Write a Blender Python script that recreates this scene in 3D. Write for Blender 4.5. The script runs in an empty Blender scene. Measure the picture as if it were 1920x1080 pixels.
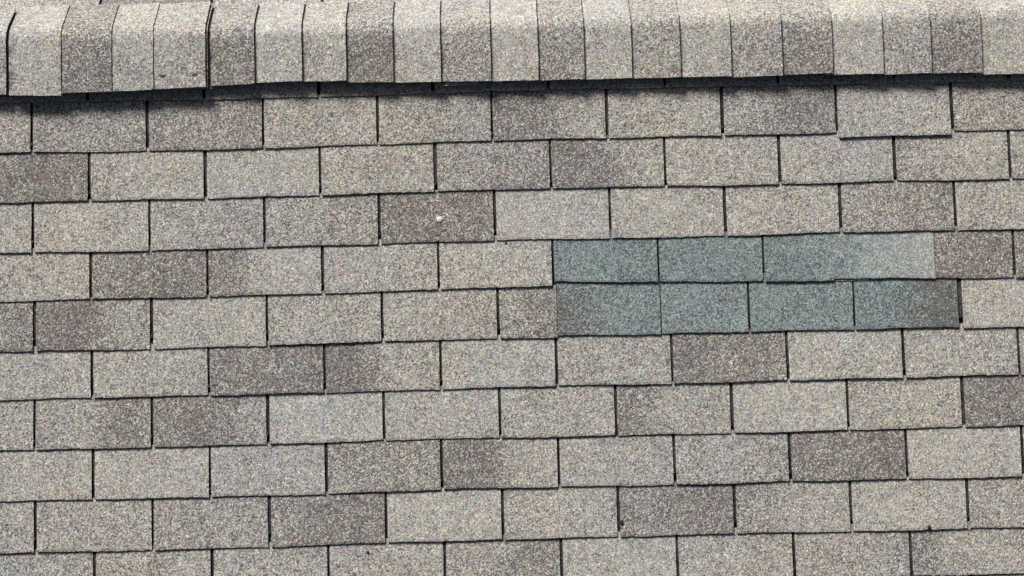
import bpy, bmesh, math, random
from mathutils import Vector, Matrix

random.seed(11)
scene = bpy.context.scene
COL = scene.collection
PITCH = math.radians(26.57)          # a 6-in-12 roof
ROOF_O = Vector((0.0, 0.0, 4.6))     # a point on the front slope, fifth course from the ridge
E = 0.14327                          # exposure of one course (m)
TABW = 0.3333                        # one tab and its slot (m)
RV = 0.895                           # distance of the ridge line up the slope from ROOF_O
ROOF_M = Matrix.Translation(ROOF_O) @ Matrix.Rotation(PITCH, 4, 'X')   # roof frame: x along the ridge, y up the slope, z off the roof

# ------------------------------------------------------------------ camera
CAM_C = Vector((-0.00986, -0.30145, 5.97913))
CAM_R = Matrix(((0.999662, 0.02435, -0.009105), (-0.024962, 0.996902, -0.074585), (0.007261, 0.074788, 0.997173)))
cam_data = bpy.data.cameras.new('camera')
cam = bpy.data.objects.new('camera', cam_data); COL.objects.link(cam)
cam.matrix_world = ROOF_M @ (Matrix.Translation(CAM_C) @ CAM_R.to_4x4())
cam_data.sensor_width = 36.0
cam_data.lens = 36.0 * 3900.0 / 1920.0
cam_data.clip_start = 0.05; cam_data.clip_end = 600.0
scene.camera = cam

# ------------------------------------------------------------------ sky, sun, exposure
SUN_EL, SUN_AZ = math.radians(56), math.radians(-36)   # behind the ridge, a touch to the left
world = bpy.data.worlds.new('World'); scene.world = world; world.use_nodes = True
wn = world.node_tree.nodes; bg = wn['Background']
sky = wn.new('ShaderNodeTexSky'); sky.sky_type = 'NISHITA'; sky.sun_disc = False
sky.sun_elevation = SUN_EL; sky.sun_rotation = SUN_AZ
sky.air_density = 0.5; sky.dust_density = 5.0; sky.ozone_density = 0.6
world.node_tree.links.new(sky.outputs[0], bg.inputs[0]); bg.inputs[1].default_value = 0.05
sd = bpy.data.lights.new('sun', 'SUN'); sd.energy = 4.2; sd.angle = math.radians(17); sd.color = (1.0, 0.98, 0.97)
sun = bpy.data.objects.new('sun', sd); COL.objects.link(sun)
sun_dir = Vector((math.sin(SUN_AZ) * math.cos(SUN_EL), math.cos(SUN_AZ) * math.cos(SUN_EL), math.sin(SUN_EL)))
sun.rotation_euler = sun_dir.to_track_quat('Z', 'Y').to_euler(); sun.location = (0, 6, 14)
vs = scene.view_settings
vs.view_transform = 'Standard'; vs.look = 'None'; vs.gamma = 1.0; vs.use_curve_mapping = False; vs.exposure = 0.2
scene.render.engine = 'CYCLES'
scene.cycles.use_denoising = False
scene.cycles.max_bounces = 6

# ------------------------------------------------------------------ materials
class NT:
    def __init__(self, name):
        self.m = bpy.data.materials.new(name); self.m.use_nodes = True
        self.t = self.m.node_tree; self.n = self.t.nodes; self.b = self.n['Principled BSDF']
    def new(self, kind, **kw):
        o = self.n.new(kind)
        for k, v in kw.items(): setattr(o, k, v)
        return o
    def put(self, sock, v):
        if isinstance(v, bpy.types.NodeSocket): self.t.links.new(v, sock)
        else: sock.default_value = v
    def math(self, op, a, b=0.0, clamp=False):
        o = self.new('ShaderNodeMath', operation=op, use_clamp=clamp); self.put(o.inputs[0], a); self.put(o.inputs[1], b); return o.outputs[0]
    def mixf(self, f, a, b):
        o = self.new('ShaderNodeMix', data_type='FLOAT'); self.put(o.inputs[0], f); self.put(o.inputs[2], a); self.put(o.inputs[3], b); return o.outputs[0]
    def mixc(self, f, a, b, mode='MIX'):
        o = self.new('ShaderNodeMix', data_type='RGBA', blend_type=mode); self.put(o.inputs[0], f); self.put(o.inputs[6], a); self.put(o.inputs[7], b); return o.outputs[2]
    def range(self, v, a, b, c=0.0, d=1.0, interp='SMOOTHSTEP'):
        o = self.new('ShaderNodeMapRange', interpolation_type=interp)
        for i, x in enumerate((v, a, b, c, d)): self.put(o.inputs[i], x)
        return o.outputs[0]
    def noise(self, vec, scale, detail=2.0, rough=0.5):
        o = self.new('ShaderNodeTexNoise'); self.put(o.inputs['Vector'], vec); o.inputs['Scale'].default_value = scale
        o.inputs['Detail'].default_value = detail; o.inputs['Roughness'].default_value = rough; return o
    def vor(self, vec, scale):
        o = self.new('ShaderNodeTexVoronoi'); self.put(o.inputs['Vector'], vec); o.inputs['Scale'].default_value = scale; return o
    def ramp(self, fac, stops, interp='CONSTANT'):
        o = self.new('ShaderNodeValToRGB'); r = o.color_ramp; r.interpolation = interp
        while len(r.elements) < len(stops): r.elements.new(0.5)
        for e, (p, c) in zip(r.elements, stops): e.position = p; e.color = (*c, 1)
        self.put(o.inputs[0], fac); return o.outputs[0]
    def sep(self, v):
        o = self.new('ShaderNodeSeparateXYZ'); self.put(o.inputs[0], v); return o.outputs
    def finish(self, col, rough=0.9, spec=0.2, bump=None, strength=0.5, dist=0.002):
        self.put(self.b.inputs['Base Color'], col); self.put(self.b.inputs['Roughness'], rough)
        self.b.inputs['Specular IOR Level'].default_value = spec
        if bump is not None:
            o = self.new('ShaderNodeBump'); o.inputs['Strength'].default_value = strength; o.inputs['Distance'].default_value = dist
            self.put(o.inputs['Height'], bump); self.t.links.new(o.outputs[0], self.b.inputs['Normal'])
        return self.m

def granule_material(name, headlap=False):
    """mineral granules: a random mix of light and dark stones; each tab carries its own blend (attribute) from one end to the other"""
    g = NT(name)
    pos = g.new('ShaderNodeNewGeometry').outputs['Position']
    v1 = g.vor(pos, GRAIN); v2 = g.vor(pos, GRAIN * 2.1)
    r, gg, b = g.sep(v1.outputs['Color'])
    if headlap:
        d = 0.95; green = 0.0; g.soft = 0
    else:
        uv = g.sep(g.new('ShaderNodeUVMap', uv_map='UVMap').outputs[0])
        bl = g.sep(g.new('ShaderNodeAttribute', attribute_name='blend').outputs['Vector'])
        ti = g.sep(g.new('ShaderNodeAttribute', attribute_name='tint').outputs['Vector'])
        n1 = g.noise(pos, 16.0, 3.0).outputs[0]
        x = g.math('ADD', uv[0], g.math('MULTIPLY', g.math('SUBTRACT', n1, 0.5), 0.55))
        t = g.range(x, g.math('SUBTRACT', bl[2], ti[1]), g.math('ADD', bl[2], ti[1]))
        d = g.mixf(t, bl[0], bl[1])
        n2 = g.noise(pos, 8.0, 3.0).outputs[0]; n3 = g.noise(pos, 55.0, 2.0).outputs[0]
        d = g.math('ADD', d, g.math('MULTIPLY', g.math('SUBTRACT', n2, 0.5), 0.5))
        d = g.math('ADD', d, g.math('MULTIPLY', g.math('SUBTRACT', n3, 0.5), 0.55))
        green = g.mixf(t, ti[0], ti[2])
    frac = g.math('ADD', g.math('MULTIPLY', d, 0.92), 0.0, True)
    isdark = g.range(g.math('SUBTRACT', frac, r), -0.26, 0.26)
    light = g.ramp(gg, LIGHT); dark = g.ramp(b, DARKS)
    col = g.mixc(isdark, light, dark)
    sp = g.sep(v2.outputs['Color'])
    col = g.mixc(1.0, col, g.ramp(sp[0], [(0, (0.58,)*3), (1, (1.42,)*3)], 'LINEAR'), 'MULTIPLY')
    ch = g.noise(pos, 48.0, 3.0, 0.65).outputs['Color']
    hs = g.new('ShaderNodeHueSaturation'); hs.inputs['Saturation'].default_value = 1.7; g.put(hs.inputs['Color'], ch)
    col = g.mixc(0.15, col, hs.outputs[0], 'OVERLAY')
    # clumps and thin spots in the granule cover, a centimetre or less across
    c1 = g.noise(pos, 185.0, 2.0, 0.6).outputs[0]; c2 = g.noise(pos, 38.0, 3.0, 0.6).outputs[0]
    cl = g.math('ADD', g.math('MULTIPLY', g.math('SUBTRACT', c1, 0.5), 1.25), g.math('MULTIPLY', g.math('SUBTRACT', c2, 0.5), 0.65))
    cl = g.math('ADD', cl, 1.0)
    cc = g.new('ShaderNodeCombineXYZ'); [g.put(cc.inputs[i], cl) for i in range(3)]
    col = g.mixc(1.0, col, cc.outputs[0], 'MULTIPLY')
    wc = g.noise(pos, 2.6, 2.0).outputs[0]
    col = g.mixc(1.0, col, g.ramp(wc, [(0.3, (1.03, 0.995, 0.945)), (0.7, (0.955, 0.965, 0.985))], 'LINEAR'), 'MULTIPLY')
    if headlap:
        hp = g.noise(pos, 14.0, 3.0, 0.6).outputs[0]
        col = g.mixc(1.0, col, g.ramp(hp, [(0.35, (0.09, 0.10, 0.105)), (0.7, (0.34, 0.38, 0.39))], 'LINEAR'), 'MULTIPLY')  # shade and dirt of the slots put into the headlap colour, in patches
    else:
        gcol = g.mixc(0.12, col, (0.19, 0.20, 0.20, 1))
        gcol = g.mixc(1.0, gcol, (0.615, 0.77, 0.825, 1), 'MULTIPLY')
        col = g.mixc(green, col, gcol)
    h = g.math('ADD', g.math('MULTIPLY', v1.outputs['Distance'], -1.0), g.math('MULTIPLY', r, 0.5))
    return g.finish(col, 0.92, 0.18, h, 0.35, 0.0012)

GRAIN = 300.0
LIGHT = [(0.0, (0.25, 0.237, 0.205)), (0.14, (0.48, 0.455, 0.365)), (0.30, (0.36, 0.355, 0.335)), (0.46, (0.435, 0.408, 0.375)),
         (0.60, (0.36, 0.378, 0.385)), (0.74, (0.60, 0.59, 0.53)), (0.88, (0.47, 0.463, 0.405))]
DARKS = [(0.0, (0.087, 0.079, 0.076)), (0.2, (0.167, 0.145, 0.130)), (0.42, (0.138, 0.126, 0.124)), (0.6, (0.215, 0.190, 0.171)),
         (0.78, (0.11, 0.105, 0.108)), (0.9, (0.27, 0.252, 0.226))]
M_GRAN = granule_material('shingle_granules')
M_HEAD = granule_material('shaded_headlap_granules', True)

def simple(name, col, var=0.25, scale=40.0, rough=0.85, spec=0.3, bump=0.3, dist=0.002):
    g = NT(name); pos = g.new('ShaderNodeNewGeometry').outputs['Position']
    n = g.noise(pos, scale, 4.0, 0.6).outputs[0]
    lo = tuple(c * (1 - var) for c in col); hi = tuple(min(1, c * (1 + var)) for c in col)
    return g.finish(g.ramp(n, [(0.25, lo), (0.75, hi)], 'LINEAR'), rough, spec, n, bump, dist)
M_EDGE = simple('asphalt_cut_edge', (0.028, 0.028, 0.030), 0.4, 300.0, 0.8)
M_TAR = simple('tar_sealant', (0.012, 0.012, 0.013), 0.3, 200.0, 0.55, 0.4)
M_BLOCKER = simple('black_light_blocker', (0.015, 0.015, 0.016), 0.3, 60.0, 0.7)
M_SCUFF = simple('worn_blue_grey_mat', (0.10, 0.115, 0.125), 0.45, 400.0, 0.9)
M_WHITE = simple('white_paint_flake', (0.66, 0.66, 0.65), 0.08, 300.0, 0.8)
M_CRUMB = simple('dark_crumb', (0.03, 0.027, 0.025), 0.4, 500.0, 0.9)
M_STRAW = simple('dry_straw', (0.42, 0.36, 0.20), 0.25, 300.0, 0.8)
M_WOOD = simple('sheathing_board', (0.32, 0.24, 0.16), 0.25, 14.0)
M_TRIM = simple('white_trim_paint', (0.78, 0.78, 0.76), 0.05, 12.0, 0.6)
M_WALL = simple('wall_siding', (0.55, 0.53, 0.49), 0.08, 9.0, 0.8)
M_GRASS = simple('lawn_grass', (0.06, 0.09, 0.03), 0.5, 6.0, 0.95, 0.1, 0.8, 0.03)

# ------------------------------------------------------------------ helpers
def empty(name, M):
    o = bpy.data.objects.new(name, None); COL.objects.link(o); o.matrix_world = M; o.empty_display_size = 0.3; return o
def tag(o, label=None, cat=None, group=None, kind=None):
    for k, v in (('label', label), ('category', cat), ('group', group), ('kind', kind)):
        if v: o[k] = v
    return o
class MB:
    """vertices, faces, uv (x only), material slot and the two blend attributes of one mesh"""
    def __init__(self): self.v = []; self.f = []; self.fm = []; self.u = []; self.bl = []; self.ti = []
    def vert(self, p, u=0.0, bl=(0.3, 0.3, 0.5), ti=(0, 0, 0)):
        self.v.append(tuple(p)); self.u.append(u); self.bl.append(bl); self.ti.append(ti); return len(self.v) - 1
    def face(self, idx, m=0): self.f.append(tuple(idx)); self.fm.append(m)
    def box(self, a, b, m=0):
        i = [self.vert((x, y, z)) for z in (a[2], b[2]) for y in (a[1], b[1]) for x in (a[0], b[0])]
        for q in ((0, 2, 3, 1), (4, 5, 7, 6), (0, 1, 5, 4), (2, 6, 7, 3), (0, 4, 6, 2), (1, 3, 7, 5)): self.face([i[k] for k in q], m)
    def build(self, name, mats, parent=None, origin=None):
        me = bpy.data.meshes.new(name)
        o0 = Vector(origin) if origin else Vector((0, 0, 0))
        me.from_pydata([Vector(p) - o0 for p in self.v], [], self.f)
        for m in mats: me.materials.append(m)
        me.polygons.foreach_set('material_index', self.fm)
        ul = me.uv_layers.new(name='UVMap')
        for l in me.loops: ul.data[l.index].uv = (self.u[l.vertex_index], 0.5)
        a = me.attributes.new('blend', 'FLOAT_VECTOR', 'POINT'); a.data.foreach_set('vector', [c for t in self.bl for c in t])
        a = me.attributes.new('tint', 'FLOAT_VECTOR', 'POINT'); a.data.foreach_set('vector', [float(c) for t in self.ti for c in t])
        me.update()
        ob = bpy.data.objects.new(name, me); COL.objects.link(ob)
        if parent: ob.parent = parent
        ob.location = o0
        return ob

# ------------------------------------------------------------------ the house under the roof, and the lawn
roof = empty('house_roof', ROOF_M)
tag(roof, 'weathered grey-brown asphalt shingle roof slope with its capped ridge along the top', 'roof', kind='thing')
U0, U1, VE = -4.2, 4.2, -3.45        # gable ends and eave of the front slope
ct, st = math.cos(PITCH), math.sin(PITCH)
back = Matrix.Translation((0, RV, 0)) @ Matrix.Rotation(-2 * PITCH, 4, 'X')      # back slope frame, y away from the ridge
THK = 0.022
def deck(name, frame, y0, y1, sgn):
    b = MB()
    b.box((U0, y0, -THK), (U1, y1, -0.001))
    for i, p in enumerate(b.v): b.v[i] = tuple(frame @ Vector(p))
    return b.build(name, [M_WOOD], roof)
deck('roof_deck', Matrix.Identity(4), VE, RV - 0.012, 1)
deck('roof_deck', back, 0.012, RV - VE, -1)
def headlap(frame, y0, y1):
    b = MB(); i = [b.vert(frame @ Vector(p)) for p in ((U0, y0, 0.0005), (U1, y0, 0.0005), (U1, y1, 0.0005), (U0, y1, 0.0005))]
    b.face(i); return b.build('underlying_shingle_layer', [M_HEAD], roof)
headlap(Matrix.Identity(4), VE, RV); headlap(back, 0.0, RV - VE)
inv = ROOF_M.inverted()
def world_box(name, a, c, mat):
    b = MB(); b.box(a, c)
    b.v = [tuple(inv @ Vector(p)) for p in b.v]
    return b.build(name, [mat], roof)
rw = ROOF_M @ Vector((0, RV, 0)); ew = ROOF_M @ Vector((0, VE, 0)); yb = 2 * rw.y - ew.y
ey0, ey1 = ew.y + 0.35, yb - 0.35
ztop = ew.z + 0.35 * math.tan(PITCH) - 0.06
world_box('wall', (U0 + 0.3, ey0, 0.0), (U1 - 0.3, ey0 + 0.15, ztop), M_WALL)
world_box('wall', (U0 + 0.3, ey1 - 0.15, 0.0), (U1 - 0.3, ey1, ztop), M_WALL)
for x0 in (U0 + 0.3, U1 - 0.45):
    b = MB(); prof = [(ey0 + 0.152, 0), (ey1 - 0.152, 0), (ey1 - 0.152, ztop), (rw.y, rw.z - 0.1), (ey0 + 0.152, ztop)]
    n = len(prof)
    for x in (x0, x0 + 0.15):
        for (y, z) in prof: b.vert(inv @ Vector((x, y, z)))
    b.face(range(n)); b.face(range(2 * n - 1, n - 1, -1))
    for k in range(n): b.face((k, (k + 1) % n, n + (k + 1) % n, n + k))
    b.build('gable_wall', [M_WALL], roof)
world_box('fascia_board', (U0, ew.y - 0.026, ew.z - 0.16), (U1, ew.y - 0.002, ew.z - 0.004), M_TRIM)
world_box('fascia_board', (U0, yb + 0.002, ew.z - 0.16), (U1, yb + 0.026, ew.z - 0.004), M_TRIM)
b = MB(); [b.vert(p) for p in ((-150, -150, 0), (150, -150, 0), (150, 150, 0), (-150, 150, 0))]; b.face((0, 1, 2, 3))
tag(b.build('lawn', [M_GRASS]), kind='structure')

# ------------------------------------------------------------------ shingle tabs
T_SH = 0.0042
def add_tab(b, u0, u1, vl, vr, dvl, dvr, tl, tr, split, green, lift, profile=None, soft=0.19, nx=30, frame=None, rng=random):
    """one tab: a slab whose lower edge lies on the course below, with torn granule edges and a slight curl"""
    ga, gb = green if isinstance(green, tuple) else (green, green)
    bl = (tl, tr, split); ti = (ga, soft, gb)
    cur = [rng.uniform(-0.0010, 0.0018) for _ in range(3)]
    u0 += rng.uniform(-0.0014, 0.0008) * (0.3 if green else 1); u1 += rng.uniform(-0.0008, 0.0014) * (0.3 if green else 1)
    rows = (0.0, 0.006, 0.05, 0.1, 1.0)
    xs = [i / nx for i in range(nx + 1)]
    if profile: xs = sorted(set(xs + [p[0] for p in profile]))
    base = len(b.v); cols = len(xs)
    def prof(s):
        if not profile: return 0.0
        for (a, p), (c, q) in zip(profile, profile[1:]):
            if a <= s <= c: return p + (q - p) * (s - a) / max(1e-6, c - a)
        return profile[-1][1]
    ph = rng.uniform(0, 6.28)
    jx = [rng.uniform(-0.0006, 0.0006) for _ in rows]; jy = [rng.uniform(-0.0006, 0.0006) for _ in rows]
    bj = [rng.uniform(-0.0011, 0.0011) + 0.0011 * math.sin(ph + 5.5 * s) for s in xs]
    top = []
    for j, r in enumerate(rows):
        line = []
        for i, s in enumerate(xs):
            vb = vl + (vr - vl) * s; vt = vb + E + 0.008 + dvl + (dvr - dvl) * s
            if r < 0.9: v = vb + prof(s) + bj[i] * (1 - r * 8) + r
            else: v = vt
            u = u0 + (u1 - u0) * s + (jx[j] if i == 0 else jy[j] if i == cols - 1 else 0)
            rise = 0.0100 + lift + cur[0] * (1 - s) + cur[1] * s + cur[2] * math.sin(3.14 * s) * 0.6
            q = (v - vb) / E
            z = 0.0042 + (rise - 0.0042) * max(0.0, 1 - q) - 0.0012 * max(0.0, q - 1) * E / 0.02
            if j == 0: z -= 0.0008
            line.append(b.vert((u, v, z), s, bl, ti))
        top.append(line)
    for j in range(len(rows) - 1):
        for i in range(cols - 1): b.face((top[j][i], top[j][i + 1], top[j + 1][i + 1], top[j + 1][i]))
    ring = top[0] + [l[-1] for l in top[1:]] + top[-1][-2::-1] + [l[0] for l in top[-2:0:-1]]
    low = [b.vert((b.v[k][0], b.v[k][1], b.v[k][2] - T_SH), b.u[k], bl, ti) for k in ring]
    n = len(ring)
    for k in range(n): b.face((ring[k], low[k], low[(k + 1) % n], ring[(k + 1) % n]), 1)
    b.face(low[::-1], 1)
    if frame:
        for k in range(base, len(b.v)): b.v[k] = tuple(frame @ Vector(b.v[k]))

# measured on the roof: course, left and right side, lower edge left and right, top shift, blend from left to right end, patch tint, lift
TABS = [
    (0, -1.5006, -1.1738, 0.7172, 0.716, 0, 0, 0.4, 0.4, 0.5, 0, 0),
    (0, -1.1646, -0.8375, 0.716, 0.7137, 0, 0, 0.45, 0.45, 0.5, 0, 0),
    (0, -0.8282, -0.5055, 0.7137, 0.714, 0, 0, 0.35, 0.35, 0.5, 0, 0),
    (0, -0.4961, -0.1746, 0.714, 0.7162, 0, 0, 0.4, 0.4, 0.5, 0, 0),
    (0, -0.1652, 0.1598, 0.7162, 0.7181, 0, 0, 0.35, 0.35, 0.5, 0, 0),
    (0, 0.1692, 0.4975, 0.7181, 0.7165, 0, 0, 0.4, 0.4, 0.5, 0, 0),
    (0, 0.5069, 0.8262, 0.7165, 0.715, 0, 0, 0.4, 0.4, 0.5, 0, 0),
    (0, 0.8357, 1.1646, 0.715, 0.7149, 0, 0, 0.5, 0.5, 0.5, 0, 0),
    (0, 1.1741, 1.4986, 0.7149, 0.7134, 0, 0, 0.4, 0.4, 0.5, 0, 0),
    (0, 1.5082, 1.8346, 0.7134, 0.7139, 0, 0, 0.4, 0.4, 0.5, 0, 0),
    (1, -1.6598, -1.3369, 0.5706, 0.5721, 0, 0, 0.45, 0.45, 0.5, 0, 0),
    (1, -1.3276, -1.0028, 0.5721, 0.5678, 0, 0, 0.52, 0.52, 0.5, 0, 0),
    (1, -0.9935, -0.6685, 0.5678, 0.5682, 0, 0, 0.55, 0.62, 0.6, 0, 0),
    (1, -0.6591, -0.3368, 0.5682, 0.5715, 0, 0, 0.33, 0.33, 0.5, 0, 0),
    (1, -0.3274, -0.0063, 0.5715, 0.5747, 0, 0, 0.36, 0.42, 0.5, 0, 0),
    (1, 0.0031, 0.3276, 0.5747, 0.5743, 0, 0, 0.72, 0.38, 0.55, 0, 0),
    (1, 0.337, 0.6618, 0.5743, 0.5731, 0, 0, 0.33, 0.33, 0.5, 0, 0),
    (1, 0.6713, 0.9932, 0.5731, 0.5737, 0, 0, 0.5, 0.68, 0.4, 0, 0),
    (1, 1.0022, 1.3276, 0.5585, 0.5611, 0.006, -0.006, 0.25, 0.25, 0.5, 0, 0.0035),
    (1, 1.3375, 1.6632, 0.5719, 0.5695, 0, 0, 0.45, 0.45, 0.5, 0, 0),
    (2, -1.4961, -1.1721, 0.428, 0.4276, 0, 0, 0.75, 0.85, 0.5, 0, 0),
    (2, -1.1628, -0.8377, 0.4276, 0.4258, 0, 0, 0.42, 0.22, 0.2, 0, 0),
    (2, -0.8284, -0.506, 0.4258, 0.4279, 0, 0, 0.2, 0.2, 0.5, 0, 0),
    (2, -0.4966, -0.1732, 0.4279, 0.43, 0, 0, 0.3, 0.3, 0.5, 0, 0),
    (2, -0.1638, 0.16, 0.43, 0.4328, 0, 0, 0.45, 0.58, 0.4, 0, 0),
    (2, 0.1694, 0.4911, 0.4328, 0.4295, 0, 0, 0.78, 0.36, 0.6, 0, 0),
    (2, 0.5005, 0.8225, 0.4295, 0.4278, 0, 0, 0.25, 0.25, 0.5, 0, 0),
    (2, 0.8319, 1.1566, 0.4278, 0.4297, 0, 0, 0.25, 0.25, 0.5, 0, 0),
    (2, 1.1661, 1.4895, 0.4297, 0.4266, 0, 0, 0.42, 0.25, 0.35, 0, 0),
    (2, 1.499, 1.8227, 0.4266, 0.4291, 0, 0, 0.3, 0.3, 0.5, 0, 0),
    (3, -1.6609, -1.336, 0.2814, 0.2812, 0, 0, 0.25, 0.25, 0.5, 0, 0),
    (3, -1.3268, -1.0001, 0.2812, 0.2783, 0, 0, 0.22, 0.22, 0.5, 0, 0),
    (3, -0.9908, -0.6685, 0.2783, 0.2817, 0, 0, 0.36, 0.36, 0.5, 0, 0),
    (3, -0.6591, -0.338, 0.2817, 0.2823, 0, 0, 0.38, 0.5, 0.5, 0, 0),
    (3, -0.3286, -0.0049, 0.2823, 0.2844, 0, 0, 0.75, 0.8, 0.5, 0, 0),
    (3, 0.0045, 0.3286, 0.2844, 0.2824, 0, 0, 0.1, 0.1, 0.5, 0, 0),
    (3, 0.338, 0.6608, 0.2824, 0.2812, 0, 0, 0.2, 0.2, 0.5, 0, 0),
    (3, 0.6703, 0.9934, 0.2812, 0.284, 0, 0, 0.25, 0.25, 0.5, 0, 0),
    (3, 1.0029, 1.327, 0.284, 0.2807, 0, 0, 0.45, 0.6, 0.5, 0, 0),
    (3, 1.3365, 1.6595, 0.2807, 0.282, 0, 0, 0.3, 0.3, 0.5, 0, 0),
    (4, -1.4946, -1.1703, 0.1419, 0.1429, 0, 0, 0.3, 0.3, 0.5, 0, 0),
    (4, -1.161, -0.8347, 0.1429, 0.1419, 0, 0, 0.68, 0.78, 0.5, 0, 0),
    (4, -0.8254, -0.5035, 0.1419, 0.1436, 0, 0, 0.72, 0.2, 0.35, 0, 0),
    (4, -0.4941, -0.1703, 0.1436, 0.1457, 0, 0, 0.28, 0.28, 0.5, 0, 0),
    (4, -0.1609, 0.1609, 0.1457, 0.1499, 0, 0, 0.24, 0.24, 0.5, 0, 0),
    (5, -1.6604, -1.3337, -0.004, -0.0021, 0, 0, 0.7, 0.7, 0.5, 0, 0),
    (5, -1.3244, -0.9974, -0.0021, -0.0045, 0, 0, 0.88, 0.35, 0.6, 0, 0),
    (5, -0.9881, -0.6662, -0.0045, -0.0034, 0, 0, 0.2, 0.2, 0.5, 0, 0),
    (5, -0.6568, -0.3345, -0.0034, 0.0022, 0, 0, 0.33, 0.33, 0.5, 0, 0),
    (5, -0.3251, -0.0025, 0.0022, 0.0001, 0, 0, 0.33, 0.33, 0.5, 0, 0),
    (6, -1.4917, -1.1692, -0.1404, -0.1401, 0, 0, 0.25, 0.25, 0.5, 0, 0),
    (6, -1.16, -0.8357, -0.1401, -0.1415, 0, 0, 0.3, 0.3, 0.5, 0, 0),
    (6, -0.8264, -0.5041, -0.1415, -0.142, 0, 0, 0.68, 0.72, 0.5, 0, 0),
    (6, -0.4947, -0.1706, -0.142, -0.1412, 0, 0, 0.82, 0.3, 0.42, 0, 0),
    (6, -0.1612, 0.1625, -0.1412, -0.1387, 0, 0, 0.18, 0.18, 0.5, 0, 0),
    (6, 0.1719, 0.4936, -0.1387, -0.1409, 0, 0, 0.34, 0.34, 0.5, 0, 0),
    (6, 0.503, 0.8265, -0.1409, -0.1391, 0, 0, 0.75, 0.6, 0.8, 0, 0),
    (6, 0.8361, 1.1606, -0.1391, -0.1397, 0, 0, 0.2, 0.2, 0.5, 0, 0),
    (6, 1.1702, 1.4927, -0.1397, -0.1395, 0, 0, 0.3, 0.3, 0.5, 0, 0),
    (6, 1.5023, 1.8267, -0.1395, -0.1397, 0, 0, 0.4, 0.4, 0.5, 0, 0),
    (7, -1.6599, -1.3351, -0.284, -0.2847, 0, 0, 0.35, 0.35, 0.5, 0, 0),
    (7, -1.3258, -1.0, -0.2847, -0.2852, 0, 0, 0.38, 0.62, 0.5, 0, 0),
    (7, -0.9907, -0.6684, -0.2852, -0.2859, 0, 0, 0.76, 0.35, 0.78, 0, 0),
    (7, -0.6591, -0.3365, -0.2859, -0.282, 0, 0, 0.14, 0.14, 0.5, 0, 0),
    (7, -0.3271, -0.0041, -0.282, -0.2835, 0, 0, 0.25, 0.25, 0.5, 0, 0),
    (7, 0.0052, 0.3284, -0.2835, -0.2859, 0, 0, 0.3, 0.3, 0.5, 0, 0),
    (7, 0.3378, 0.6613, -0.2859, -0.2864, 0, 0, 0.68, 0.3, 0.3, 0, 0),
    (7, 0.6708, 0.9939, -0.2864, -0.2862, 0, 0, 0.15, 0.15, 0.5, 0, 0),
    (7, 1.0034, 1.326, -0.2862, -0.2853, 0, 0, 0.3, 0.3, 0.5, 0, 0),
    (7, 1.3355, 1.6584, -0.2853, -0.2861, 0, 0, 0.8, 0.7, 0.5, 0, 0),
    (8, -1.4933, -1.1698, -0.4297, -0.4292, 0, 0, 0.25, 0.25, 0.5, 0, 0),
    (8, -1.1605, -0.8359, -0.4292, -0.432, 0, 0, 0.2, 0.2, 0.5, 0, 0),
    (8, -0.8266, -0.504, -0.432, -0.4312, 0, 0, 0.24, 0.24, 0.5, 0, 0),
    (8, -0.4946, -0.1732, -0.4312, -0.4259, 0, 0, 0.5, 0.56, 0.5, 0, 0),
    (8, -0.1638, 0.1602, -0.4259, -0.4277, 0, 0, 0.78, 0.24, 0.5, 0, 0),
    (8, 0.1696, 0.4923, -0.4277, -0.4302, -0.0105, -0.009, 0.25, 0.25, 0.5, 0, 0),
    (8, 0.5018, 0.8241, -0.4302, -0.4279, 0, 0, 0.32, 0.45, 0.6, 0, 0),
    (8, 0.8336, 1.1577, -0.4279, -0.4304, 0, 0, 0.72, 0.76, 0.5, 0, 0),
    (8, 1.1672, 1.4908, -0.4304, -0.4312, 0, 0, 0.14, 0.14, 0.5, 0, 0),
    (8, 1.5004, 1.8236, -0.4312, -0.4295, 0, 0, 0.3, 0.3, 0.5, 0, 0),
    (9, -1.6594, -1.3359, -0.5756, -0.5761, 0, 0, 0.33, 0.33, 0.5, 0, 0),
    (9, -1.3266, -1.0005, -0.5761, -0.5775, 0, 0, 0.33, 0.33, 0.5, 0, 0),
    (9, -0.9912, -0.6679, -0.5775, -0.5776, 0, 0, 0.42, 0.42, 0.5, 0, 0),
    (9, -0.6585, -0.3363, -0.5776, -0.5732, 0, 0, 0.55, 0.76, 0.35, 0, 0),
    (9, -0.3269, -0.0037, -0.5732, -0.5726, 0, 0, 0.14, 0.14, 0.5, 0, 0),
    (9, 0.0057, 0.3278, -0.5726, -0.5734, 0, 0, 0.25, 0.25, 0.5, 0, 0),
    (9, 0.3372, 0.6603, -0.5734, -0.5727, 0, 0, 0.6, 0.72, 0.5, 0, 0),
    (9, 0.6697, 0.9931, -0.5727, -0.5751, 0, 0, 0.55, 0.25, 0.35, 0, 0),
    (9, 1.0026, 1.3278, -0.5751, -0.5759, 0, 0, 0.2, 0.2, 0.5, 0, 0),
    (9, 1.3373, 1.6621, -0.5759, -0.5746, 0, 0, 0.4, 0.4, 0.5, 0, 0),
    (10, -1.4905, -1.1689, -0.7201, -0.7186, 0, 0, 0.4, 0.4, 0.5, 0, 0),
    (10, -1.1596, -0.8339, -0.7186, -0.7168, 0, 0, 0.38, 0.38, 0.5, 0, 0),
    (10, -0.8246, -0.5024, -0.7168, -0.7149, 0, 0, 0.3, 0.3, 0.5, 0, 0),
    (10, -0.493, -0.1713, -0.7149, -0.7131, 0, 0, 0.33, 0.33, 0.5, 0, 0),
    (10, -0.1619, 0.1609, -0.7131, -0.7112, 0, 0, 0.45, 0.6, 0.5, 0, 0),
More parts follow.
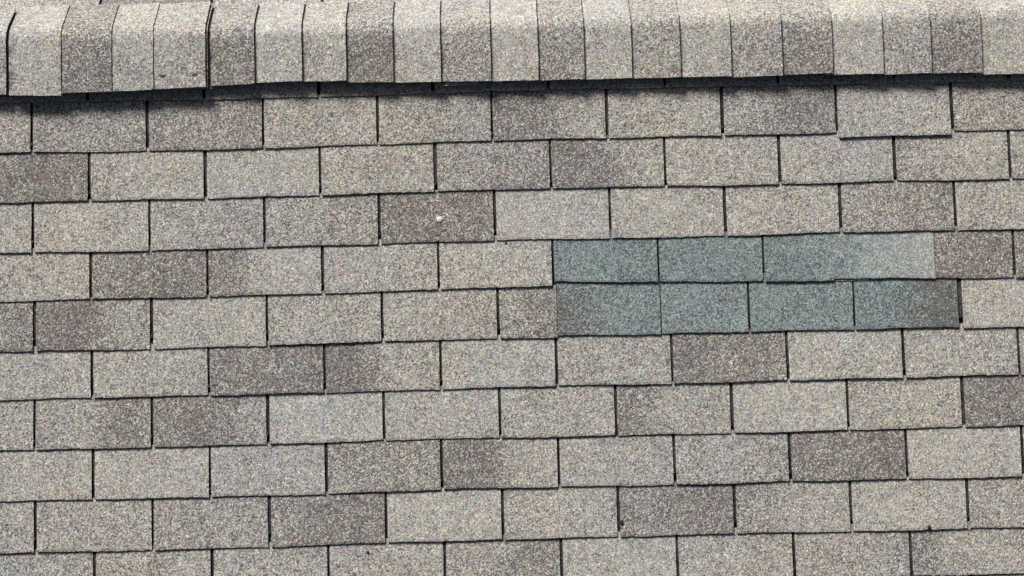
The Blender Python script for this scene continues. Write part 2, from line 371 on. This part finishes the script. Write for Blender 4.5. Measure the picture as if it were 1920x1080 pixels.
    (10, 0.1704, 0.4928, -0.7112, -0.7094, 0, 0, 0.18, 0.18, 0.5, 0, 0),
    (10, 0.5023, 0.825, -0.7094, -0.7075, 0, 0, 0.33, 0.33, 0.5, 0, 0),
    (10, 0.8345, 1.1598, -0.7075, -0.7057, 0, 0, 0.35, 0.35, 0.5, 0, 0),
    (10, 1.1693, 1.4926, -0.7057, -0.7073, 0, 0, 0.7, 0.3, 0.25, 0, 0),
    (4, 0.1683, 0.4649, 0.1606, 0.1533, 0, 0, 0.3, 0.46, 0.6, 1.0, 0.0008),
    (4, 0.4713, 0.7678, 0.1533, 0.1474, 0, 0, 0.34, 0.34, 0.5, 1.0, 0.0),
    (4, 1.2689, 1.4903, 0.1441, 0.1398, 0, 0, 0.72, 0.72, 0.5, 0, 0.0),
    (4, 1.4998, 1.8246, 0.1398, 0.1417, 0, 0, 0.7, 0.7, 0.5, 0, 0.0),
    (5, 0.0068, 0.1729, 0.0002, -0.0002, 0, 0, 0.5, 0.62, 0.5, 0, 0.0),
    (5, 0.1737, 0.4691, 0.0052, 0.0024, 0.016, 0.016, 0.72, 0.4, 0.4, (0.7, 1.0), 0.001),
    (5, 0.4729, 0.7211, 0.0032, 0.0031, 0.016, 0.016, 0.34, 0.34, 0.5, 0.9, 0.0),
    (5, 0.7285, 1.0245, 0.0039, 0.0021, 0.016, 0.016, 0.34, 0.34, 0.5, 1.0, 0.0),
    (5, 1.0311, 1.3279, 0.0023, 0.0019, 0.014, 0.014, 0.4, 0.95, 0.55, (1.0, 0.55), 0.0),
    (5, 1.3417, 1.6636, -0.0023, -0.0039, 0, 0, 0.15, 0.15, 0.5, 0, 0.0),
    (4, 0.7749, 1.2659, 0.1474, 0.1443, 0, 0, 0.42, -0.3, 0.6, (1.0, 0.42), 0.0025, ((0, 0), (0.403, -0.0025), (0.406, 0.0032), (1, 0))),
]
# ridge caps: left and right side, lower edge left and right, blend, raised group
CAPS = [
    (-1.5391, -1.3965, 0.7414, 0.7357, 0.45, 0),
    (-1.3878, -1.2378, 0.7336, 0.7277, 0.2, 1),
    (-1.2377, -1.0922, 0.7362, 0.7359, 0.72, 1),
    (-1.0922, -0.9726, 0.7374, 0.7392, 0.25, 1),
    (-0.9726, -0.8223, 0.7408, 0.7439, 0.28, 1),
    (-0.8091, -0.6823, 0.7489, 0.7501, 0.72, 0),
    (-0.6822, -0.5453, 0.7544, 0.7551, 0.15, 0),
    (-0.5453, -0.4177, 0.7548, 0.7536, 0.3, 0),
    (-0.4177, -0.2824, 0.75, 0.7457, 0.8, 0),
    (-0.2824, -0.1454, 0.7461, 0.7437, 0.18, 0),
    (-0.1454, -0.0007, 0.7459, 0.7422, 0.55, 0),
    (-0.0007, 0.1364, 0.7433, 0.742, 0.15, 0),
    (0.1364, 0.269, 0.7427, 0.7414, 0.62, 0),
    (0.269, 0.4062, 0.7417, 0.7419, 0.2, 0),
    (0.4062, 0.5466, 0.7416, 0.7409, 0.5, 0),
    (0.5466, 0.6932, 0.7418, 0.7398, 0.2, 0),
    (0.6931, 0.8413, 0.7382, 0.7389, 0.42, 0),
    (0.8414, 0.9867, 0.7416, 0.7422, 0.68, 0),
    (0.9865, 1.1333, 0.7391, 0.7371, 0.1, 0),
    (1.1332, 1.2724, 0.7353, 0.7362, 0.4, 0),
    (1.2724, 1.4192, 0.7359, 0.7336, 0.75, 0),
    (1.419, 1.5659, 0.7294, 0.7275, 0.2, 0),
    (1.566, 1.7114, 0.7285, 0.7266, 0.4, 0),
]
SLOT = [(-1.3326, 0.5929), (-0.0029, 0.5922), (0.6665, 0.5965), (1.3304, 0.5853), (-1.1664, 0.4493), (-0.5022, 0.4519), (-0.1696, 0.4501), (0.1633, 0.4499), (0.4933, 0.4466), (1.1591, 0.443), (-1.3317, 0.3096), (-0.3342, 0.3086), (-0.002, 0.3098), (0.6646, 0.3029), (-0.8308, 0.1649), (-0.4996, 0.1692), (-0.1666, 0.1703), (1.3339, 0.0289), (-1.3293, 0.0298), (-0.9932, 0.0292), (-0.6628, 0.0303), (-0.3306, 0.0313), (0.0003, 0.0278), (-0.8317, -0.1186), (-0.5002, -0.1131), (-0.1669, -0.1167), (1.1636, -0.1159), (-1.3316, -0.2616), (-0.9967, -0.2578), (-0.6645, -0.26), (-0.0006, -0.2613), (0.6644, -0.2657), (0.9969, -0.2618), (-0.8328, -0.4108), (-0.1703, -0.4031), (0.495, -0.4001), (0.8265, -0.4053), (1.1598, -0.4091), (-1.3323, -0.5404), (-0.6644, -0.5391), (0.663, -0.5409), (0.9973, -0.5402), (1.3302, -0.5441), (0.8306, -0.6798)]
WHITE = [(-0.1596, 0.3492, 0.0085), (-1.3922, 0.644, 0.0035), (-1.3176, 0.6407, 0.003), (-1.3826, -0.1583, 0.004), (1.0338, 0.6923, 0.0035)]
DARK = [(0.3415, -0.5343, 0.0075), (1.2207, -0.5701, 0.0075), (-0.3845, -0.6006, 0.005), (0.67, -0.6077, 0.003), (0.031, 0.2765, 0.004)]
STRAW = [(-0.8264, 0.1495), (-0.8236, 0.1325)]
SCRAPS = [(0.965, 1.074, 0.1425, 0.19, 0.0068), (-0.136, -0.037, 0.7345, 0.78, 0.027), (-0.026, -0.010, 0.7365, 0.78, 0.0265), (1.388, 1.424, 0.7275, 0.77, 0.0285), (-1.425, -1.384, 0.7215, 0.735, 0.0135), (1.09, 1.33, 0.7085, 0.73, 0.0066)]
for (k, u0, u1, vl, vr, dl, dr, tl, tr, sp, green, lift, *prof) in TABS:
    b = MB(); add_tab(b, u0, u1, vl, vr, dl, dr, tl, tr, sp, green, lift, prof[0] if prof else None, 0.40 if prof else 0.19)
    o = b.build('shingle', [M_GRAN, M_EDGE], roof, ((u0 + u1) / 2, (vl + vr) / 2, 0.004))
    if green: o['label'] = 'bluish grey-green replacement shingle tab in the repair patch'
# the courses that run on outside the picture, down to the eave, to both gable ends and over the back slope
rng = random.Random(5)
def tone(r):
    t = r.choice((0.15, 0.22, 0.25, 0.3, 0.33, 0.4, 0.45)) if r.random() < 0.68 else r.uniform(0.55, 0.82)
    t2 = t if r.random() < 0.6 else r.uniform(0.15, 0.7)
    return t, t2, r.uniform(0.25, 0.75)
done = {}
for tb in TABS:
    a, c = done.get(tb[0], (9, -9)); done[tb[0]] = (min(a, tb[1]), max(c, tb[2]))
b = MB(); k = 0
while True:
    vb = -(k - 5) * E
    if vb < VE: break
    off = 0.0 if k % 2 else TABW / 2
    lo, hi = done.get(k, (9, -9))
    j = -13
    while j < 14:
        a = max(U0, j * TABW + off + 0.0046 - 0.001); c = min(U1, (j + 1) * TABW + off - 0.0046 - 0.001); j += 1
        if c - a < 0.03: continue
        if lo < hi:
            if a < lo and c > lo - 0.02: c = lo - 0.0092
            elif c > hi and a < hi + 0.02: a = hi + 0.0092
            elif a >= lo and c <= hi: continue
            if c - a < 0.01 or (a < hi and c > lo): continue
        t = tone(rng); add_tab(b, a, c, vb, vb, 0, 0, *t, 0, 0, None, 0.24, 6, None, rng)
    k += 1
tag(b.build('outer_shingles', [M_GRAN, M_EDGE], roof), kind='stuff')
b = MB(); k = 0; fl = back @ Matrix.Translation((0, RV - VE, 0)) @ Matrix.Rotation(math.pi, 4, 'Z')
while (k + 1) * E < RV - VE - 0.03:
    off = 0.0 if k % 2 else TABW / 2
    for j in range(-13, 14):
        a = max(U0, j * TABW + off + 0.0046); c = min(U1, (j + 1) * TABW + off - 0.0046)
        if c - a > 0.03: add_tab(b, a, c, k * E, k * E, 0, 0, *tone(rng), 0, 0, None, 0.24, 4, fl, rng)
    k += 1
tag(b.build('back_slope_shingles', [M_GRAN, M_EDGE], roof), kind='stuff')

# ------------------------------------------------------------------ added light blocker under the ridge, and ridge caps
b = MB()
hv = 0.024
for sec in ((0.062, 0.0), (0.0, 0.0)): pass
pts = [(RV - 0.10, 0.0015), (RV - 0.10, hv), (RV + hv * math.tan(PITCH), hv)]
pb = [back @ Vector((0, 0.10, hv)), back @ Vector((0, 0.10, 0.0015))]
sec = [Vector((0, y, z)) for y, z in pts] + pb
for x in (U0 + 0.02, U1 - 0.02):
    for p in sec: b.vert((x, p.y, p.z))
n = len(sec)
for i in range(n - 1): b.face((i, n + i, n + i + 1, i + 1))
b.face(range(n)); b.face(range(2 * n - 1, n - 1, -1))
b.build('ridge_light_blocker', [M_BLOCKER], roof)  # unseen box, added to keep the space under the caps dark

CAP_L, CAP_R = 0.333, 0.060
def add_cap(b, uL, uR, vL, vR, h, tn, tilt, under=0.018, dark_end=None, L1=None, thick=0.0042, nx=6, rng=random):
    """one cap: a tab bent over the ridge, its right end lying on the next cap"""
    t_back = tn * 0.6 if dark_end is None else dark_end
    bl = (tn, t_back, 0.42); ti = (0, 0.2, 0)
    us = [uL - under] + [uL + (uR - uL) * i / nx for i in range(nx + 1)]
    arc = 2 * PITCH * CAP_R
    path_n = 22; lay = []
    wob = [rng.uniform(-0.0007, 0.0007) for _ in us]; sag = rng.uniform(-0.0015, 0.0015)
    for side in (0, 1):
        grid = []
        for i, u in enumerate(us):
            f = (u - uL) / (uR - uL)
            vf = vL + (vR - vL) * min(1, max(0, f)) + wob[i]
            hh = h + tilt * f + sag * math.sin(3.14 * max(0, f)) * 0.6
            l1 = RV + (hh - CAP_R) * math.tan(PITCH) - vf + 0.0
            tot = l1 + arc + 0.139
            col = []
            for q in range(path_n + 1):
                if q <= 5: s = l1 * q / 5
                elif q <= 17: s = l1 + arc * (q - 5) / 12
                else: s = l1 + arc + 0.139 * (q - 17) / 5
                if s <= l1: p = Vector((vf + s, hh)); nr = Vector((0, 1))
                elif s <= l1 + arc:
                    a = (s - l1) / CAP_R; p = Vector((vf + l1 + CAP_R * math.sin(a), hh - CAP_R * (1 - math.cos(a)))); nr = Vector((math.sin(a), math.cos(a)))
                else:
                    a = 2 * PITCH; p = Vector((vf + l1 + CAP_R * math.sin(a), hh - CAP_R * (1 - math.cos(a)))) + Vector((math.cos(a), -math.sin(a))) * (s - l1 - arc); nr = Vector((math.sin(a), math.cos(a)))
                if side: p = p - nr * thick
                ju = 0.0005 * math.sin(q * 7.3 + h * 900) if i == len(us) - 1 else 0
                col.append(b.vert((u + ju, p.x, p.y), s / tot, bl, ti))
            grid.append(col)
        lay.append(grid)
    T, L = lay; nu = len(us); npth = path_n + 1
    for i in range(nu - 1):
        for q in range(npth - 1):
            b.face((T[i][q], T[i + 1][q], T[i + 1][q + 1], T[i][q + 1])); b.face((L[i][q], L[i][q + 1], L[i + 1][q + 1], L[i + 1][q]), 1)
        b.face((T[i][0], L[i][0], L[i + 1][0], T[i + 1][0]), 1); b.face((T[i][-1], T[i + 1][-1], L[i + 1][-1], L[i][-1]), 1)
    for i in (0, nu - 1):
        for q in range(npth - 1):
            w = (T[i][q], T[i][q + 1], L[i][q + 1], L[i][q]); b.face(w if i == 0 else w[::-1], 1)
def smooth(o):
    me = o.data; mats = {}
    for p in me.polygons:
        if p.material_index == 0: p.use_smooth = True
        for k in p.edge_keys: mats.setdefault(k, set()).add(p.material_index)
    for e in me.edges: e.use_edge_sharp = len(mats[tuple(sorted(e.vertices))]) > 1
    return o
for (uL, uR, vL, vR, tn, g) in CAPS:
    b = MB()
    if g: add_cap(b, uL, uR, vL, vR, 0.0445, tn, 0.0046, under=0.0 if uL < -1.38 else 0.012, dark_end=tn * 0.8, thick=0.0035)
    else: add_cap(b, uL, uR, vL, vR, 0.034, tn, 0.0105, under=0.0 if -0.82 < uL < -0.80 else 0.018)
    o = b.build('ridge_cap', [M_GRAN, M_EDGE], roof, ((uL + uR) / 2, RV, 0.03)); smooth(o)
# older cap layers under the raised caps; the leftmost added to block leaking light
for (uL, uR, vL, vR, h, tn) in ((-0.985, -0.8165, 0.7380, 0.7400, 0.0395, 0.8), (-0.96, -0.785, 0.7405, 0.7412, 0.0270, 1.0), (-1.46, -1.33, 0.7385, 0.7345, 0.0285, 0.85)):
    b = MB(); add_cap(b, uL, uR, vL, vR, h, tn, 0.001, thick=0.0035)
    smooth(tag(b.build('ridge_cap', [M_GRAN, M_EDGE], roof, ((uL + uR) / 2, RV, 0.03)), 'lower ridge cap layer showing under the raised caps'))
# caps that run on outside the picture
b = MB()
u = CAPS[-1][1]
while u + 0.145 < U1: add_cap(b, u, u + 0.145, 0.735, 0.735, 0.034, tone(rng)[0], 0.0062, nx=2, rng=rng); u += 0.145
u = CAPS[0][0]
while u - 0.145 > U0: add_cap(b, u - 0.145, u, 0.738, 0.738, 0.034, tone(rng)[0], 0.0062, nx=2, rng=rng); u -= 0.145
tag(b.build('outer_ridge_caps', [M_GRAN, M_EDGE], roof), kind='stuff')
# torn scraps of an older layer poking out under the cap edges
def slab(name, pts, z, th, parent, mats, label=None, bl=(0.35, 0.35, 0.5)):
    b = MB(); t = [b.vert((x, y, z), 0.5, bl) for x, y in pts]; l = [b.vert((x, y, z - th), 0.5, bl) for x, y in pts]; n = len(t)
    b.face(t); b.face(l[::-1], len(mats) - 1)
    for i in range(n): b.face((t[i], l[i], l[(i + 1) % n], t[(i + 1) % n]), len(mats) - 1)
    o = b.build(name, mats, parent, (sum(p[0] for p in pts) / n, sum(p[1] for p in pts) / n, z - th)); 
    if label: o['label'] = label
    return o
def scrap(u0, u1, v0, v1, z, seed):
    r = random.Random(seed); n = 9
    pts = [(u0 + (u1 - u0) * i / n, v0 + r.uniform(-0.0012, 0.0012)) for i in range(n + 1)] + [(u1, v1), (u0, v1)]
    slab('shingle_scrap', pts, z, 0.0035, roof, [M_GRAN, M_EDGE])
for i, s in enumerate(SCRAPS): scrap(*s, seed=i)

# ------------------------------------------------------------------ sealant in the slots, scuffs
def blob(name, u, v, r, z, h, mat, parent, seed, sx=1.0, sy=1.0):
    q = random.Random(seed); b = MB(); n = 10; rad = [r * q.uniform(0.72, 1.2) for _ in range(n)]
    for lv, (k, zz) in enumerate(((1.0, 0.0), (0.8, 0.6), (0.35, 0.95))):
        for i in range(n):
            a = 6.2832 * i / n; b.vert((u + rad[i] * k * sx * math.cos(a), v + rad[i] * k * sy * math.sin(a), z + h * zz * q.uniform(0.9, 1.1)))
    for lv in (0, 1):
        for i in range(n): b.face((lv * n + i, lv * n + (i + 1) % n, (lv + 1) * n + (i + 1) % n, (lv + 1) * n + i))
    b.face(range(2 * n, 3 * n)); b.face(range(n - 1, -1, -1))
    o = b.build(name, [mat], parent, (u, v, z))
    for p in o.data.polygons: p.use_smooth = True
    return o
for i, (u, v) in enumerate(SLOT): blob('sealant_spot', u, v, 0.0056, 0.0012, 0.0095, M_TAR, roof, i, 1.05, random.uniform(0.9, 2.2))
for i, (u, v, sx) in enumerate(((-0.9472, 0.7799, 1.5), (-0.853, 0.7808, 1.5))): blob('scuff', u, v, 0.0062, 0.0468 if i == 0 else 0.0492, 0.0010, M_SCUFF, roof, 40 + i, sx, 0.8)

# ------------------------------------------------------------------ loose bits lying on the shingles
def loose(name, u, v, r, h, mat, seed, label, cat, group=None, z=0.0, sx=1.0, sy=1.0):
    o = blob(name, u, v, r, z, h, mat, None, seed, sx, sy)
    loc = o.location.copy(); o.matrix_world = ROOF_M @ Matrix.Translation(loc)
    return tag(o, label, cat, group)
def surf(u, v):
    best = 0.004
    for (k, u0, u1, vl, vr, dl, dr, tl, tr, sp, green, lift, *prof) in TABS:
        if u0 <= u <= u1:
            s = (u - u0) / (u1 - u0); q = (v - (vl + (vr - vl) * s)) / E
            if 0 <= q <= 1.05: best = max(best, 0.0042 + (0.0066 + lift) * (1 - q))
    return best
LBL = ['largest white flake, lying on a dark brown shingle left of the repair patch',
       'tiny white flake near the left edge of the photo just below the ridge',
       'tiny white flake beside a slot in the first full course, left end',
       'tiny pale flake at the left edge of the photo in a low course',
       'tiny white flake at the top left of the slipped shingle under the ridge']
for i, (u, v, r) in enumerate(WHITE):
    loose('white_flake', u, v, r * (1.2 if i == 0 else 0.9), 0.003, M_WHITE, 70 + i, LBL[i], 'flake', 'white flakes lying on the roof', surf(u, v) + 0.0003)
LBL = ['dark crumb beside a slot in the second lowest course, right of centre',
       'dark crumb on the lower edge of a light shingle near the bottom right corner',
       'dark crumb on a shingle of the lowest course, left of centre',
       'smallest dark crumb, on a shingle of the lowest course right of centre',
       'dark crumb tucked under a shingle edge just left of the repair patch']
for i, (u, v, r) in enumerate(DARK):
    loose('dark_crumb', u, v, r * 0.85, 0.004, M_CRUMB, 90 + i, LBL[i], 'crumb', 'dark crumbs lying on the roof', surf(u, v) + 0.0003, 1.0, 1.2)
(u, v), (u2, v2) = STRAW
b = MB(); n = 7; rg = []
for i in range(n):
    f = i / (n - 1); c = Vector((u + (u2 - u) * f + 0.002 * math.sin(4 * f), v + (v2 - v) * f, 0.0125 - 0.0055 * f)); rr = 0.0016 * (1 - 0.5 * f)
    rg.append([b.vert(c + Vector((math.cos(a) * rr, 0, math.sin(a) * rr))) for a in (0, 1.26, 2.51, 3.77, 5.03)])
for i in range(n - 1):
    for k in range(5): b.face((rg[i][k], rg[i][(k + 1) % 5], rg[i + 1][(k + 1) % 5], rg[i + 1][k]))
b.face(rg[0]); b.face(rg[-1][::-1])
o = b.build('straw', [M_STRAW], None, (u, v, 0.008)); o.matrix_world = ROOF_M @ Matrix.Translation(o.location.copy())
tag(o, 'short bit of yellowish straw at the foot of a shingle slot', 'straw')
